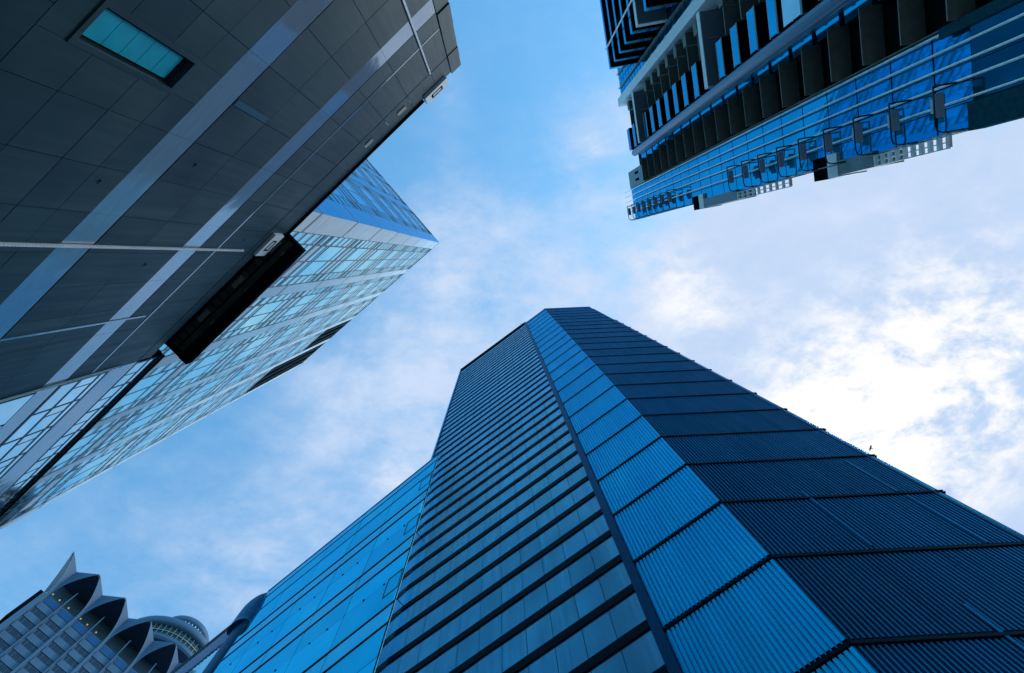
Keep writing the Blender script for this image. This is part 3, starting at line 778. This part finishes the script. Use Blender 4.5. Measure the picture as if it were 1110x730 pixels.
b = MB(); b.box(FN, -1.9, -.97, -6, -.3, 120.5, 130.4); b.build('corner_recess', M['dark'], ho)
b = MB(); b.box(FN, -.95, -.1, -1.5, -.02, 60, 130.3); b.build('corner_pier', M['hotel'], ho)

dr = thing('rooftop_drum', 'round flying saucer shaped drum with a ring of windows behind the hotel hoods', 'rotunda', (-105.2, 126.0, 0))
def lathe(prof, n=72, mi=0, c=(-105.2, 126.0)):
    b = MB()
    for r, z in prof:
        for j in range(n):
            th = 2 * math.pi * j / n; b.v.append(Vector((c[0] + r * math.cos(th), c[1] + r * math.sin(th), z + EYE)))
    for k in range(len(prof) - 1):
        for j in range(n):
            j2 = (j + 1) % n; b.f.append((k * n + j, k * n + j2, (k + 1) * n + j2, (k + 1) * n + j)); b.m.append(mi)
    return b
lathe([(9, -EYE), (9, 148), (9.0, 150)]).build('shaft', M['hoteldark'], dr, True)
lathe([(8.9, 150), (14.6, 151.0), (15.9, 151.2), (16.3, 151.8), (16.3, 152.9), (15.8, 153.0)]).build('lower_rim', M['hotel'], dr, False)
lathe([(15.6, 152.9), (15.9, 156.6)]).build('window_ring', M['hotelglass'], dr, True)
b = MB()
for j in range(64):
    th = 2 * math.pi * j / 64; d = Vector((math.cos(th), math.sin(th), 0)); c = Vector((-105.2, 126.0, EYE))
    b.tube([c + d * 15.75 + Vector((0, 0, 152.9)), c + d * 16.05 + Vector((0, 0, 156.6))], .09, 4)
b.build('window_mullion', M['gold'], dr)
b = lathe([(15.86, 154.6), (15.95, 154.6), (15.95, 154.8), (15.86, 154.8)]); b.build('window_transom', M['gold'], dr)
lathe([(15.7, 156.6), (16.7, 156.8), (17.0, 157.6), (16.9, 159.2), (16.0, 160.2), (8, 161)]).build('upper_rim', M['hotel'], dr, True)
lathe([(7.3, 160.5), (7.3, 169.5), (8.1, 169.7), (8.3, 170.4), (8.3, 171.6), (7.2, 172), (0.1, 172.1)]).build('top_cap', M['hotel'], dr, True)
b = MB()
for j in range(40):
    th = 2 * math.pi * j / 40; d = Vector((math.cos(th), math.sin(th), 0)); c = Vector((-105.2, 126.0, EYE))
    b.tube([c + d * 7.5 + Vector((0, 0, 161)), c + d * 7.8 + Vector((0, 0, 169.7))], .22, 4)
b.build('cap_mullion', M['white'], dr)

# ------------------------------------------------------------------ 7. bird in flight
def cam_dir(px_, py_): return cam_to_world(Vector((px_ - 555, py_ - 365, FPX)))
bd = cam_dir(944, 486); bp_ = bd * (85 / bd.z) + Vector((0, 0, EYE))
bird = thing('bird', 'small dark bird in flight beside the tower edge', 'bird', bp_)
b = MB(); fw = Vector((-.93, -.2, .1)).normalized(); sd = fw.cross(Vector((0, 0, 1))).normalized(); up = sd.cross(fw)
b.tube([bp_ + fw * x for x in (.30, .26, .20, .12, 0, -.12, -.22, -.36)], [.008, .03, .045, .06, .075, .06, .035, .05], 8); b.build('body', M['bird'], bird, True)
for sg in (-1, 1):
    b = MB(); q = [(.12, 0, .0), (.16, .22, .10), (.02, .50, .16), (-.10, .40, .13), (-.10, .20, .08), (-.12, 0, 0)]
    top = [bp_ + fw * x + sd * (sg * y) + up * z for x, y, z in q]
    n = len(top); b.v += top + [p - up * .015 for p in top]
    b.f.append(tuple(range(n))); b.f.append(tuple(reversed(range(n, 2 * n)))); b.m += [0, 0]
    for i in range(n): j = (i + 1) % n; b.f.append((i, j, n + j, n + i)); b.m.append(0)
    b.build('wing', M['bird'], bird)
